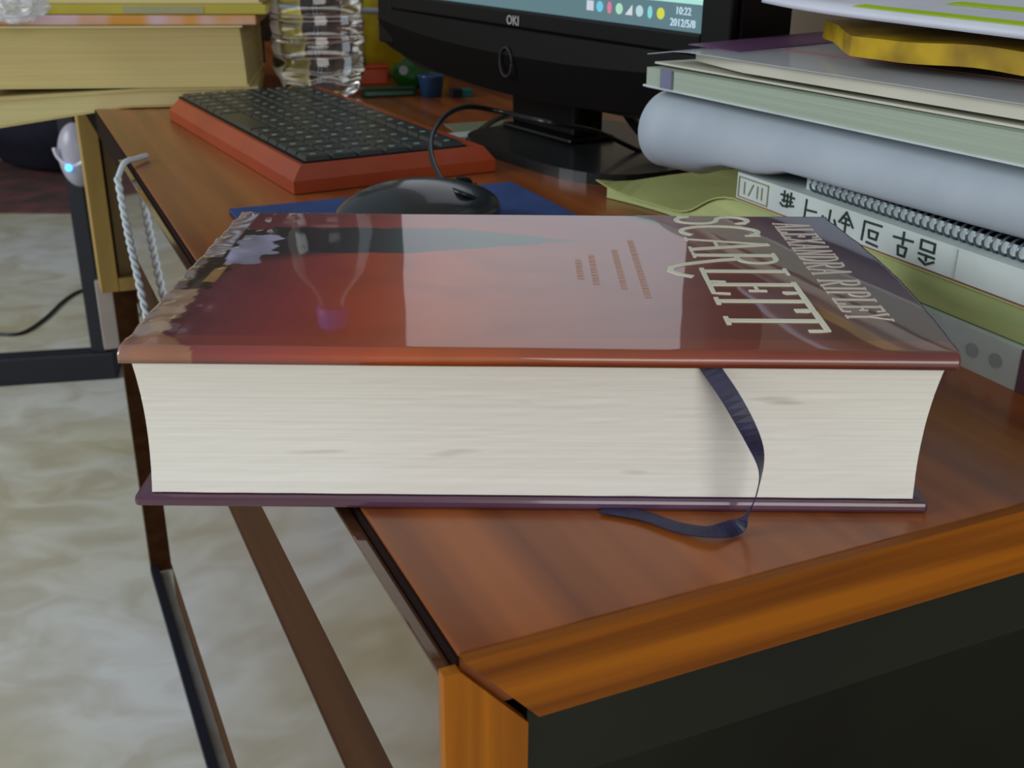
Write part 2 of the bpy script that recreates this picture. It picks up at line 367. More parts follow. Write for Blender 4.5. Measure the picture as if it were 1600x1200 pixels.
o = obj('back_cover', BX(-0.0012, 0.2390, 0.0, BW, 0.0, 0.0036, bev=0.0012), MT['board'], book, smooth=False)
bm = bmesh.new(); prof = [(BW - 0.002, 0.0005)] + [(BW + 0.006 * math.sin(math.pi * k / 10), 0.0005 + (T - 0.001) * k / 10) for k in range(11)] + [(BW - 0.002, T - 0.0006), (BW - 0.002, T - 0.003), (BW + .001, T / 2), (BW - 0.002, 0.003)]
l0 = [bm.verts.new((0.0, y, z)) for y, z in prof]; l1 = [bm.verts.new((BL - .001, y, z)) for y, z in prof]
for i in range(len(prof)): j = (i + 1) % len(prof); bm.faces.new((l0[i], l0[j], l1[j], l1[i]))
bm.faces.new(l0[::-1]); bm.faces.new(l1)
obj('spine', bm, MT['board'], book)
# lettering from strokes: each glyph = list of (points, thickness factor)
def arc(cx_, cy_, rx, ry, a0, a1, n=14):
    return [(cx_ + rx * math.cos(math.radians(a0 + (a1 - a0) * k / n)), cy_ + ry * math.sin(math.radians(a0 + (a1 - a0) * k / n))) for k in range(n + 1)]
TK, TN = 1.0, 0.42
GL = {
 'S': ([(arc(.5, .76, .38, .21, 20, 270) + arc(.5, .28, .40, .27, 90, -160), .8), ([(.86, .92), (.88, .78)], .5), ([(.1, .04), (.11, .2)], .5)], 1),
 'C': ([(arc(.55, .5, .48, .5, 50, 310, 20), .85), ([(.88, 1.0), (.9, .8)], .5)], 1),
 'A': ([([(.5, 1.02), (.9, 0)], 1), ([(.5, 1.02), (.12, 0)], TN), ([(.26, .36), (.76, .36)], TN), ([(0, .01), (.26, .01)], TN), ([(.72, .01), (1.06, .01)], TN)], 1),
 'R': ([([(.2, 0), (.2, 1)], 1), ([(.2, .98)] + arc(.5, .75, .36, .23, 90, -90) + [(.2, .52)], .7), ([(.45, .5), (.95, 0), (1.1, .0)], .9), ([(.02, .01), (.4, .01)], TN), ([(.02, .99), (.3, .99)], TN)], 1),
 'L': ([([(.25, 0), (.25, 1)], 1), ([(.05, .02), (.95, .02), (1.0, .22)], .6), ([(.05, .99), (.5, .99)], TN)], .9),
 'E': ([([(.22, 0), (.22, 1)], 1), ([(.02, .02), (.9, .02), (.96, .2)], .6), ([(.02, .98), (.86, .98), (.92, .8)], .6), ([(.22, .52), (.72, .52)], TN), ([(.72, .62), (.72, .42)], .6)], .95),
 'T': ([([(.5, 0), (.5, 1)], 1), ([(-.02, .78), (.0, .975), (1.0, .975), (1.02, .78)], .7), ([(.3, .015), (.7, .015)], .55)], 1),
 'X': ([([(.12, 1), (.9, 0)], 1), ([(.86, 1), (.1, 0)], TN), ([(0, .01), (.28, .01)], TN), ([(.7, .01), (1.02, .01)], TN), ([(0, .99), (.3, .99)], TN), ([(.7, .99), (1, .99)], TN)], 1),
 'N': ([([(.15, 0), (.15, 1)], TN), ([(.15, 1), (.85, 0)], 1), ([(.85, 0), (.85, 1)], TN), ([(0, .01), (.3, .01)], TN), ([(.7, .99), (1, .99)], TN)], 1),
 'D': ([([(.2, 0), (.2, 1)], 1), ([(.05, .98)] + arc(.42, .5, .5, .48, 90, -90) + [(.05, .02)], .7)], 1),
 'I': ([([(.5, 0), (.5, 1)], 1), ([(.2, .01), (.8, .01)], TN), ([(.2, .99), (.8, .99)], TN)], .55),
 'P': ([([(.2, 0), (.2, 1)], 1), ([(.2, .98)] + arc(.5, .74, .38, .24, 90, -90) + [(.2, .5)], .7), ([(.02, .01), (.42, .01)], TN)], .9),
 'Y': ([([(.5, 0), (.5, .48), (.1, 1)], .9), ([(.5, .48), (.9, 1)], TN), ([(.3, .01), (.7, .01)], TN), ([(0, .99), (.26, .99)], TN), ([(.76, .99), (1.02, .99)], TN)], 1),
}
def stroke(bm, pts, w, h=0.0003):
    P = [Vector((x, y, 0)) for x, y, z in pts]; Z = [p[2] for p in pts]; n = len(P); A = []; Bv = []
    for i in range(n):
        t = (P[min(i + 1, n - 1)] - P[max(i - 1, 0)]).normalized(); nn = Vector((-t.y, t.x, 0)) * w * 0.5
        e = t * (w * 0.0) 
        A.append(P[i] + nn); Bv.append(P[i] - nn)
    ta = [bm.verts.new((a.x, a.y, z + h)) for a, z in zip(A, Z)]; tb = [bm.verts.new((a.x, a.y, z + h)) for a, z in zip(Bv, Z)]
    ba = [bm.verts.new((a.x, a.y, z - .0001)) for a, z in zip(A, Z)]; bb = [bm.verts.new((a.x, a.y, z - .0001)) for a, z in zip(Bv, Z)]
    for i in range(n - 1):
        bm.faces.new((ta[i], ta[i + 1], tb[i + 1], tb[i])); bm.faces.new((ta[i], ba[i], ba[i + 1], ta[i + 1])); bm.faces.new((tb[i], tb[i + 1], bb[i + 1], bb[i]))
    bm.faces.new((ta[0], tb[0], bb[0], ba[0])); bm.faces.new((ta[-1], ba[-1], bb[-1], tb[-1]))
def dens(pts, k=6):
    out = []
    for p, q in zip(pts, pts[1:]):
        for i in range(k): out.append((p[0] + (q[0] - p[0]) * i / k, p[1] + (q[1] - p[1]) * i / k))
    out.append(pts[-1]); return out
def surf_z(a, b): return T + 0.00010 * noise.noise((a * 18, b * 18, 0)) + 0.00002 * noise.noise((a * 55, b * 55, 5))
def letter(ch, b_start, wid, a_base, hgt, thick, name, m, swash=False):
    bm = bmesh.new()
    G = GL[ch][0]
    for pts, tf in G:
        if swash and ch == 'R' and pts[0] == (.45, .5):
            pts = arc(.9, .5, .9, .5, 180, 180, 1)[:1] and [(.50, .55), (.62, .30), (.78, .08), (.98, -.16), (1.25, -.33), (1.55, -.36), (1.8, -.26), (1.95, -.12)]
        q = [(a_base + v * hgt, b_start - u * wid) for u, v in dens(pts, 3)]
        q = [(x, y, surf_z(x, y)) for x, y in q]
        stroke(bm, q, thick * tf)
    return obj(name, bm, m, book)
AB, AH = 0.1782, 0.0300
for ch, bs, wd in (('S', .1555, .0135), ('C', .1405, .0165), ('A', .1225, .0180), ('R', .1020, .0150), ('L', .0835, .0165), ('E', .0672, .0135), ('T', .0555, .0170), ('T', .0370, .0175)):
    letter(ch, bs, wd, AB + (0.143 - bs) * 0.004, AH, 0.0026, 'title_letter', MT['title'], True)
bs = 0.1450
for ch in 'ALEXANDRA RIPLEY':
    if ch == ' ': bs -= 0.0048; continue
    wd = 0.0068 * GL[ch][1]
    letter(ch, bs, wd, 0.2168, 0.0138, 0.0012, 'author_letter', MT['author'])
    bs -= wd + 0.00105
# faint credit lines printed in the middle of the jacket
for (a, b0_, b1_) in ((0.150, .105, .060), (0.157, .118, .050), (0.141, .098, .066), (0.136, .092, .070)):
    bm = bmesh.new(); b = b0_
    while b > b1_:
        k = random.uniform(0.0022, 0.004)
        for q in ((a, b, 0), ) : pass
        stroke(bm, [(a, b, surf_z(a, b)), (a, b - k * .7, surf_z(a, b - k * .7))], 0.0022, 0.0002); b -= k
    obj('credit_line', bm, mat('credit_print', (196, 160, 146), 0.5) if 'credit' not in MT else MT['credit'], book)
# ribbon
def lc(p): # world -> book local
    q = p - B0; c, s = math.cos(YB), math.sin(YB); return Vector((q.x * c + q.y * s, -q.x * s + q.y * c, q.z))
Y0 = B0.y
RP = [(lc(aty(1096, 548, Y0 + .006)), (1, 0, .0)), (lc(aty(1104, 566, Y0 + .0015)), (1, 0, 0.15)), (lc(aty(1142, 622, Y0 - .004)), (.85, .1, .45)), (lc(aty(1176, 685, Y0 - .009)), (.6, .5, .3)),
      (lc(aty(1189, 728, Y0 - .012)), (.35, .8, .1)), (lc(aty(1184, 765, Y0 - .013)), (.3, .95, -.1)), (lc(aty(1172, 797, Y0 - .012)), (.4, .8, .3)), (lc(aty(1152, 822, Y0 - .0135)), (.3, .9, .45)),
      (lc(onz(1110, 831, .7525)), (.1, 1, .1)), (lc(onz(1060, 824, .7515)), (0, 1, 0)), (lc(onz(1005, 806, .7512)), (-.05, 1, 0)), (lc(onz(940, 795, .7510)), (-.1, 1, 0))]
cp_ = spline([p for p, w_ in RP], 6); wp = spline([Vector(w_).normalized() for p, w_ in RP], 6)
bm = bmesh.new(); pv = []
for i, (p, w_) in enumerate(zip(cp_, wp)):
    t = (cp_[min(i + 1, len(cp_) - 1)] - cp_[max(i - 1, 0)]).normalized()
    w2 = (w_ - t * w_.dot(t)).normalized() * 0.0027; nn = w2.cross(t).normalized() * 0.00015
    if i / len(cp_) > .72: w2 *= 1 + 0.0
    pv.append([bm.verts.new(p + w2 + nn), bm.verts.new(p - w2 + nn), bm.verts.new(p - w2 - nn), bm.verts.new(p + w2 - nn)])
for a, b_ in zip(pv, pv[1:]):
    for k in range(4): bm.faces.new((a[k], a[(k + 1) % 4], b_[(k + 1) % 4], b_[k]))
bm.faces.new(pv[0]); bm.faces.new(pv[-1][::-1])
o = obj('ribbon_marker', bm, MT['ribbon'], book, smooth=False); o['label'] = 'dark navy ribbon marker hanging out of the pages and curling onto the desk'

# ------------------------------------------------------------------ papers stacked at the right
def desk_thing(name, label, cat, s, a, z, rz=0, group=None): return thing(name, label, cat, dk(s, a, z), YD + rz, group)
GR = 'books and papers stacked on the right of the desk'
t = desk_thing('paperback_book', 'white paperback with purple end, bottom of the right stack beside the red book', 'book', 0.045, 0.255, 0.75)
obj('cover', BX(0, 0.15, 0, 0.20, 0, 0.0012), MT['cool_paper'], t)
obj('page_block', BX(0.002, 0.149, 0.001, 0.199, 0.0012, 0.0155), MT['green_pages'], t)
obj('cover', BX(0, 0.15, 0, 0.20, 0.0155, 0.0168), MT['cool_paper'], t)
sp = obj('spine', BX(-0.0012, 0.0, 0.0232, 0.20, 0, 0.0168), MT['cool_paper'], t)
obj('purple_band', BX(-0.0014, 0.151, -0.001, 0.0232, -0.0001 + .0002, 0.0169), MT['purple_cover'], t)
bm = bmesh.new()
for yy in (.035, .048): 
    lathe(bm, [(0.0028, 0), (0.0028, 0.0003)], 16)
bmesh.ops.delete(bm, geom=bm.verts[:], context='VERTS')
for yy in (.034, .046):
    vs = [bm.verts.new((-0.0016, yy + .0028 * math.cos(k * .3927), .0085 + .0028 * math.sin(k * .3927))) for k in range(16)]; bm.faces.new(vs)
MT['faint'] = mat('faint_grey_print', (168, 178, 178), .7)
obj('faint_mark', bm, MT['faint'], sp)

t = desk_thing('booklet', 'limp yellow-green booklet with curled corner, second from bottom of the right stack', 'booklet', 0.04, 0.2555, 0.767)
def sag(u, v):
    y = v * 0.367; x = u * 0.19
    q = max(0, min(1, (y - 0.216) / 0.090)); k = q * q * (3 - 2 * q)
    curl = max(0, 1 - (x + (0.367 - y)) / 0.035) ** 2 * 0.006
    return (x + 0.017 * k * math.sin(math.pi * min(1, max(0, (0.367 - y) / .16))) * (1 - u), y, 0.0148 - 0.0270 * k * (1 - .25 * u) + 0.0022 * k * math.sin(x * 30) + curl)
obj('cover_sheet', grid_slab(14, 40, sag, 0.0008), MT['sage_paper'], t, smooth=False)
def sag3(u, v): a_, b_, c_ = sag(u * .97 + .006, .575 + v * .405); return (a_ + .0006, b_, c_ - .0009)
bm = grid_slab(8, 20, sag3, 0.0004)
for k_, v in enumerate(bm.verts):
    if k_ >= 9 * 21: v.co.z = min(v.co.z, -0.0166)
obj('lower_pages', bm, MT['sage_cover'], t)
def sag2(u, v):
    y = 0.001 + v * 0.215; x = 0.0015 + u * 0.186; return (x, y, 0.0138)
obj('page_block', grid_slab(4, 20, sag2, 0.0134), MT['sage_cover'], t)

t = desk_thing('lettered_book', 'white spined book with handwritten dark characters, under the spiral notebook in the right stack', 'book', 0.035, 0.255, 0.7822)
obj('page_block', BX(0.001, 0.158, 0.001, 0.2195, 0.0008, 0.0128), MT['green_pages'], t)
obj('back_cover', BX(0, 0.16, 0, 0.221, 0, 0.0009), MT['redline'], t)
obj('front_cover', BX(0, 0.16, 0, 0.221, 0.0128, 0.0138), MT['cool_paper'], t)
sp = obj('spine', BX(-0.001, 0.0, 0, 0.221, 0.0009, 0.0138), MT['cool_paper'], t)
def side_strokes(strokes, y0, z0, sx, sz, w, name, m, parent, xf=-0.0012):
    # strokes in unit box; reading direction runs towards the near end (-y)
    bm = bmesh.new()
    for pts in strokes:
        P = [Vector((0, y0 - u * sx, z0 + v * sz)) for u, v in dens(pts, 2)]
        n = len(P)
        for i in range(n - 1):
            d = (P[i + 1] - P[i]).normalized(); nn = Vector((0, -d.z, d.y)) * w * .5
            q = [P[i] + nn - d * w * .3, P[i] - nn - d * w * .3, P[i + 1] - nn + d * w * .3, P[i + 1] + nn + d * w * .3]
            f = [bm.verts.new((xf - .0003, c.y, c.z)) for c in q]; g = [bm.verts.new((xf + .0002, c.y, c.z)) for c in q]
            bm.faces.new(f); bm.faces.new(g[::-1])
            for k in range(4): bm.faces.new((f[k], g[k], g[(k + 1) % 4], f[(k + 1) % 4]))
    return obj(name, bm, m, parent)
CH = [
 [[(.1, .8), (.9, .8)], [(.3, 1), (.3, .5)], [(.7, 1), (.7, .45)], [(.2, .55), (.8, .6)], [(.1, .4), (.25, .3), (.9, .45)], [(.5, .9), (.5, .3)]],
 [[(.35, .95), (.3, .05)], [(.35, .5), (.95, .55)]],
 [[(.2, .5), (.35, .2)], [(.6, .85), (.55, .15), (.4, .05)], [(.85, .5), (.95, .3)]],
 [[(.5, 1), (.15, .5)], [(.5, 1), (.9, .45)], [(.5, .7), (.5, .0)], [(.3, .5), (.7, .5)], [(.3, .75), (.7, .7)]],
 [[(.05, .1), (.1, .9), (.95, .92)], [(.35, .6), (.8, .6), (.75, .3), (.4, .3), (.35, .6)], [(.3, .08), (.85, .05)]],
 [[(.05, .7), (.95, .75)], [(.5, 1), (.5, .5)], [(.3, .4), (.7, .4), (.65, .05), (.35, .05), (.3, .4)]],
 [[(.2, .95), (.8, .95), (.8, .6), (.2, .6), (.2, .95)], [(.15, .4), (.85, .4)], [(.2, .2), (.5, .05), (.85, .25)], [(.5, .4), (.5, .2)]],
]
ys = [.186, .170, .156, .144, .127, .108, .094]
for st, y in zip(CH, ys):
    side_strokes(st, y - .0, 0.0020, 0.0125, 0.0105, 0.0009, 'handwritten_character', MT['ink'], sp)
side_strokes([[(0, 0), (0, 1), (1, 1), (1, 0), (0, 0)], [(.2, .2), (.2, .8)], [(.35, .2), (.5, .8)], [(.65, .2), (.65, .8)], [(.8, .2), (.8, .8)]], 0.219, 0.002, 0.024, 0.010, 0.0005, 'title_box', MT['box_ink'], sp)
side_strokes([[(0, 0), (0, 1)]], 0.072, 0.0015, 0.01, 0.0115, 0.0004, 'spine_line', MT['faint'], sp)

t = desk_thing('spiral_notebook', 'thin spiral bound notebook with wire coil along its left edge', 'notebook', 0.04, 0.262, 0.7961)
obj('paper_block', BX(0.0, 0.14, 0, 0.172, 0.0, 0.0058), MT['cool_paper'], t)
obj('cover', BX(-0.001, 0.141, -0.001, 0.173, 0.0058, 0.0064), MT['black'], t)
bm = bmesh.new()
tube(bm, [Vector((math.cos(k / 16 * 2 * math.pi) * 0.0044, 0.0012 * k / 16, math.sin(k / 16 * 2 * math.pi) * 0.0036)) for k in range(17)], 0.0006, 6)
ring = obj('coil_ring', bm, MT['metal_coil'], t, smooth=True); ring.location = (0.0, 0.008, 0.0040)
for k in range(1, 38): copy_part(ring, t, (0.0, 0.008 + 0.0042 * k, 0.0040))

# rolled white paper: a slightly conical roll with spiral end
def roll():
    bm = bmesh.new(); A = dk(0.340, 0.265, 0.8045); B = dk(0.02, 0.274, 0.8200)
    # keep clear of the notebook below: radius fits the gap
    rA, rB = 0.0215, 0.0165
    ax = (B - A).normalized(); u = Vector((0, 0, 1)); u = (u - ax * u.dot(ax)).normalized(); v = ax.cross(u)
    NA, NS = 26, 96; rows = []
    for i in range(NA + 1):
        t_ = i / NA; c = A + (B - A) * t_; R = rA + (rB - rA) * t_; row = []
        zc, rz = .8035 + (.8192 - .8035) * t_, .0222 + (.0148 - .0222) * t_
        s_ = .340 - .320 * t_
        sm = lambda x: max(0, min(1, x)) ** 2 * (3 - 2 * max(0, min(1, x)))
        sup = .775 + (.7968 - .775) * sm((.330 - s_) / .070) + (.8032 - .7968) * sm((.240 - s_) / .026)   # what it rests on
        c.z = zc
        for k in range(NS + 1):
            th = 2.9 + k / NS * 2 * math.pi * 2.0; rr = R * (1 - 0.10 * k / NS)
            e = 0.0 
            p = c + Vector((0, 0, 1)) * math.sin(th) * rz * rr / R + v * math.cos(th) * rr
            lim = sup + (R - rr) * .8 + .0006
            if p.z < lim + .002: p.z = lim + .002 * math.exp((p.z - lim - .002) / .002)
            row.append(p)
        rows.append(row)
    V = [[bm.verts.new(p) for p in r] for r in rows]
    for i in range(NA):
        for k in range(NS): bm.faces.new((V[i][k], V[i][k + 1], V[i + 1][k + 1], V[i + 1][k]))
    return bm
bm = roll(); o = obj('paper_roll', bm, MT['white_paper'], None, smooth=True)
md = o.modifiers.new('thick', 'SOLIDIFY'); md.thickness = 0.0006
tag(o, 'loosely rolled white paper lying in the middle of the right stack', 'paper roll')

t = desk_thing('thick_booklet', 'thick booklet with pale green page edges lying on the white paper roll', 'booklet', 0.03, 0.249, 0.8350, 0.006); t.rotation_euler[0] = -.024
def blk(u, v): y = v * 0.308; x = u * 0.19; return (x, y, 0.0118 - .0015 * v)
obj('page_block', grid_slab(6, 24, blk, 0.0108), MT['green_pages'], t)
obj('back_cover', BX(-0.001, 0.191, -0.001, 0.310, 0, 0.0010), MT['cool_paper'], t)
obj('front_cover', BX(0.0055, 0.191, -0.001, 0.309, 0.0118, 0.0128), MT['cream_paper'], t)
sp = obj('end_label', BX(-0.0014, -0.0002, 0.281, 0.292, 0.0011, 0.0108), mat('grey_purple_tab', (120, 122, 150), .6), t)

t = desk_thing('plastic_sleeve', 'cream document sheets with a thin red line in a clear pointed plastic sleeve', 'document sleeve', 0.03, 0.250, 0.8492, 0.010); t.rotation_euler[0] = -.024
def shf(u, v):
    y = v * 0.285; x = 0.004 + u * 0.17 + 0.012 * max(0, v - .8) * 5 * (1 - u); return (x, y, 0.006 + 0.0065 * u)
obj('document_sheets', grid_slab(8, 24, shf, 0.0052), MT['cream_paper'], t)
def slf(u, v):
    y = v * 0.308 - 0.03 * u * max(0, v - .9) * 10; x = u * 0.19; return (x, y, 0.0072 + 0.0070 * u - 0.004 * max(0, v - .9) * 10 * (1 - u))
obj('clear_sleeve', grid_slab(10, 24, slf, 0.0004), MT['film'], t)
obj('purple_print', grid_slab(4, 4, lambda u, v: (.018 + .10 * u, .250 + .046 * v, .0072 + .0070 * (.018 + .10 * u) / .19 + .0004), .0004), MT['purple'], t)
bm = grid_slab(1, 8, lambda u, v: (.040 + .0012 * u, .02 + .225 * v, .0072 + .007 * .04 / .19 + .0006), .0003); obj('red_line', bm, MT['redline'], t)

t = desk_thing('yellow_folder', 'crumpled yellow plastic folder under the white brochures, near top of the right stack', 'folder', 0.03, 0.272, 0.8575, 0.015)
def yf(u, v):
    y = v * 0.24; x = u * 0.16 + .04 * max(0, v - .7) * 3.3 * (1 - u); return (x + 0.003 * math.sin(v * 7), y, 0.0130 - .0045 * v + 0.0015 * noise.noise((v * 5, u * 3, 1)) + 0.0008 * math.sin(v * 14 + 2) * (1 - u) + 0.004 * u)
obj('folder_sheet', grid_slab(14, 60, yf, 0.0085), MT['yellow'], t, smooth=False)
t = desk_thing('brochure', 'white brochure with lime green stripes on top of the right stack', 'brochure', 0.03, 0.262, 0.8735, 0.01)
def br(u, v):
    y = v * 0.248; x = u * 0.16 + 0.020 * max(0, v - .6) ** 2 * 5 * (1 - u); return (x, y, 0.0045 + 0.010 * u)
obj('cover', grid_slab(10, 40, br, 0.003), mat('bright_white_paper', (214, 218, 232), .6), t, smooth=True)
def stripe(u0, u1, v0, v1, f, dz, name, m, parent, nx=3, ny=24):
    return obj(name, grid_slab(nx, ny, lambda u, v: Vector(f(u0 + (u1 - u0) * u, v0 + (v1 - v0) * v)) + Vector((0, 0, dz)), 0.0002), m, parent)
stripe(.05, .10, 0, .70, br, .0004, 'lime_stripe', MT['lime'], t)
stripe(.24, .30, 0, .60, br, .0004, 'lime_stripe', MT['lime'], t)

t = thing('blue_case', 'small dark blue translucent case poking out beneath the right stack', 'case', onz(1478, 592, .75) + Vector((0.0, .012, 0)), YD)
obj('body', BX(-0.006, 0.010, -0.004, 0.06, 0.0005, 0.0048 , bev=.001), MT['blue_glass'], t)
t.location = dk(0.098, 0.236, .75)

# ------------------------------------------------------------------ keyboard
kp = onz(460, 305, .75)
KY = YD + 0.095
kb = thing('keyboard', 'compact black keyboard in a red-orange case lying beyond the mouse', 'keyboard', kp, KY)
KL, KW, KH = 0.322, 0.145, 0.0175
bm = bmesh.new()
pr = [(0, 0), (KW, 0), (KW, KL), (0.014, KL), (0.004, KL - 0.004), (0, KL - 0.014)]
ins = 0.007
lo = [bm.verts.new((x, y, 0.0005)) for x, y in pr]
md_ = [bm.verts.new((x, y, 0.0085)) for x, y in pr]
cxk, cyk = KW / 2, KL / 2
hi = [bm.verts.new((x + (ins if x < cxk else -ins), y + (ins * .6 if y < cyk else -ins), KH)) for x, y in pr]
n = len(pr); bm.faces.new(lo[::-1]); bm.faces.new(hi)
for r0, r1 in ((lo, md_), (md_, hi)):
    for i in range(n): bm.faces.new((r0[i], r0[(i + 1) % n], r1[(i + 1) % n], r1[i]))
obj('case', bm, MT['kb_case'], kb)
obj('key_bed', BX(0.010, KW - 0.018, 0.008, KL - 0.010, KH - .001, KH + 0.0008), MT['black'], kb)
bm = bmesh.new()
vs0 = [(-.0084, -.0088), (.0084, -.0088), (.0084, .0088), (-.0084, .0088)]
lo = [bm.verts.new((x, y, 0)) for x, y in vs0]; hi = [bm.verts.new((x * .86, y * .86, 0.0026)) for x, y in vs0]
bm.faces.new(lo[::-1]); bm.faces.new(hi)
for i in range(4): bm.faces.new((lo[i], lo[(i + 1) % 4], hi[(i + 1) % 4], hi[i]))
key = obj('key', bm, MT['key'], kb); first = True
for r in range(6):
    x = 0.0205 + r * 0.0185 + (0.004 if r == 5 else 0)
    cols = 16
    for c in range(cols):
        y = 0.0185 + c * 0.0188
        if r == 0 and 6 <= c <= 9: continue
        if first: key.location = (x, y, KH + .0008); first = False
        else: copy_part(key, kb, (x, y, KH + .0008))
sb = copy_part(key, kb, (0.0205, 0.0185 + 7.5 * 0.0188, KH + .0008)); sb.name = 'space_bar'; sb.scale = (1, 4.5, 1)
bm = bmesh.new()
for r in range(6):
    for c in range(16):
        if r == 0 and 6 <= c <= 9: continue
        x = 0.0205 + r * 0.0185 + (0.004 if r == 5 else 0); y = 0.0185 + c * 0.0188
        box(bm, x - .002, x + .0015, y - .002, y + .001, KH + 0.0034, KH + 0.0036)
lg = obj('key_legends', bm, mat('faint_key_legend', (126, 156, 146), .5), kb); lg['kind'] = 'stuff'

# ------------------------------------------------------------------ mouse pad and mouse
pd = thing('mouse_pad', 'blue cloth mouse pad lying behind the red book', 'mouse pad', dk(0.27, 0.035, .75), YD)
obj('cloth_top', BX(0, 0.185, 0, 0.187, 0.0008, 0.0022, bev=.0006), MT['pad'], pd)
obj('rubber_base', BX(0.0005, 0.1845, 0.0005, 0.1865, 0.0, 0.0008), MT['black'], pd)
ms = thing('computer_mouse', 'dark grey mouse on the blue pad with its cable looping up', 'mouse', Vector((-0.052, 0.618, 0.7523)), YD - 1.30)
bm = bmesh.new(); bmesh.ops.create_uvsphere(bm, u_segments=40, v_segments=24, radius=1)
for v in bm.verts:
    x, y, z = v.co
    z = max(z, -0.25)
    v.co = Vector((x * 0.031 * (1 - 0.10 * y), y * 0.054, (z + 0.25) / 1.25 * 0.027 * (1 - 0.12 * y)))
obj('shell', bm, MT['mouse'], ms, smooth=True)
bm = bmesh.new(); lathe(bm, [(0.004, -.003), (0.0065, -.002), (0.0065, .002), (0.004, .003)], 24)
bmesh.ops.rotate(bm, verts=bm.verts, matrix=Matrix.Rotation(math.pi / 2, 3, 'Y')); wh = obj('scroll_wheel', bm, MT['black'], ms, smooth=True); wh.location = (0, 0.030, 0.0175)
obj('button_seam', BX(-0.0004, 0.0004, 0.018, 0.040, 0.006, 0.0190), MT['black'], ms)
def wl(o, p):   # world -> local of a yaw-only root
    q = Vector(p) - o.location; c, s = math.cos(o.rotation_euler.z), math.sin(o.rotation_euler.z)
    return Vector((q.x * c + q.y * s, -q.x * s + q.y * c, q.z))
cb = [onz(752, 316, .764), onz(728, 305, .772), onz(703, 294, .774), onz(683, 268, .776), onz(673, 235, .782), onz(678, 205, .786), onz(700, 178, .788), onz(735, 167, .786), onz(790, 176, .780), onz(850, 190, .79), onz(930, 205, .775), onz(990, 232, .760), onz(1030, 246, .7525)]
bm = tube(bmesh.new(), [wl(ms, p) for p in spline(cb, 8)], 0.0017, 8); obj('cable', bm, MT['cable'], ms, smooth=True)

# ------------------------------------------------------------------ monitor
MR = Vector((0.1105, 0.670, 0)); ML = Vector((-0.097, 0.98, 0)); mx_ = (MR - ML).normalized(); MYAW = math.atan2(mx_.y, mx_.x)
mc = (MR + ML) / 2
mon = thing('monitor', 'black widescreen monitor switched on, standing behind the keyboard', 'monitor', (mc.x, mc.y, 0.75), MYAW)
SW = 0.1866; zb, zt = 0.102, 0.313
bm = bmesh.new()
# case outline (front view) with the chin tapering to the sides
out = [(-SW - .027, 0.085), (-SW - .020, 0.060), (-SW + 0.035, 0.046), (0.0, 0.0425), (SW - 0.035, 0.046), (SW + .020, 0.060), (SW + .027, 0.085), (SW + .027, zt + .022), (SW + .020, zt + .030), (-SW - .020, zt + .030), (-SW - .027, zt + .022)]
lo = [bm.verts.new((x, 0.0, z)) for x, z in out]; hi = [bm.verts.new((x * .97, 0.045, 0.19 + (z - 0.19) * .93)) for x, z in out]
fl = bm.faces.new(lo); bm.faces.new(hi[::-1]); n = len(out)
for i in range(n): bm.faces.new((lo[i], hi[i], hi[(i + 1) % n], lo[(i + 1) % n]))
obj('case', bm, MT['black_gloss'], mon)
# bezel frame standing proud of the screen
bm = bmesh.new()
box(bm, -SW - .024, -SW, -0.006, 0.0, 0.062, zt + .026, bev=.0015); box(bm, SW, SW + .024, -0.006, 0.0, 0.062, zt + .026, bev=.0015)
box(bm, -SW, SW, -0.006, 0.0, zt, zt + .026, bev=.0015); box(bm, -SW, SW, -0.006, 0.0, zb - .012, zb, bev=.0015)
obj('bezel', bm, MT['black'], mon)
bm = bmesh.new()
NXc = 24; rows = []
for i in range(NXc + 1):
    t_ = i / NXc; x = (-SW - .022) + (2 * SW + .044) * t_; k = 1 - (2 * t_ - 1) ** 2
    d = 0.004 + 0.009 * k; zlow = 0.062 - 0.018 * k ** .8
    rows.append([bm.verts.new((x, y, z)) for y, z in ((0, zb - .012), (-d, zb - .012), (-d - .003, (zb + zlow) / 2), (-d * .6, zlow), (0, zlow))])
for a, b_ in zip(rows, rows[1:]):
    for k in range(5): bm.faces.new((a[k], a[(k + 1) % 5], b_[(k + 1) % 5], b_[k]))
bm.faces.new(rows[0]); bm.faces.new(rows[-1][::-1])
obj('chin', bm, mat('brownish_black_plastic', (12, 10, 9), .6, spec=.1), mon, smooth=False)
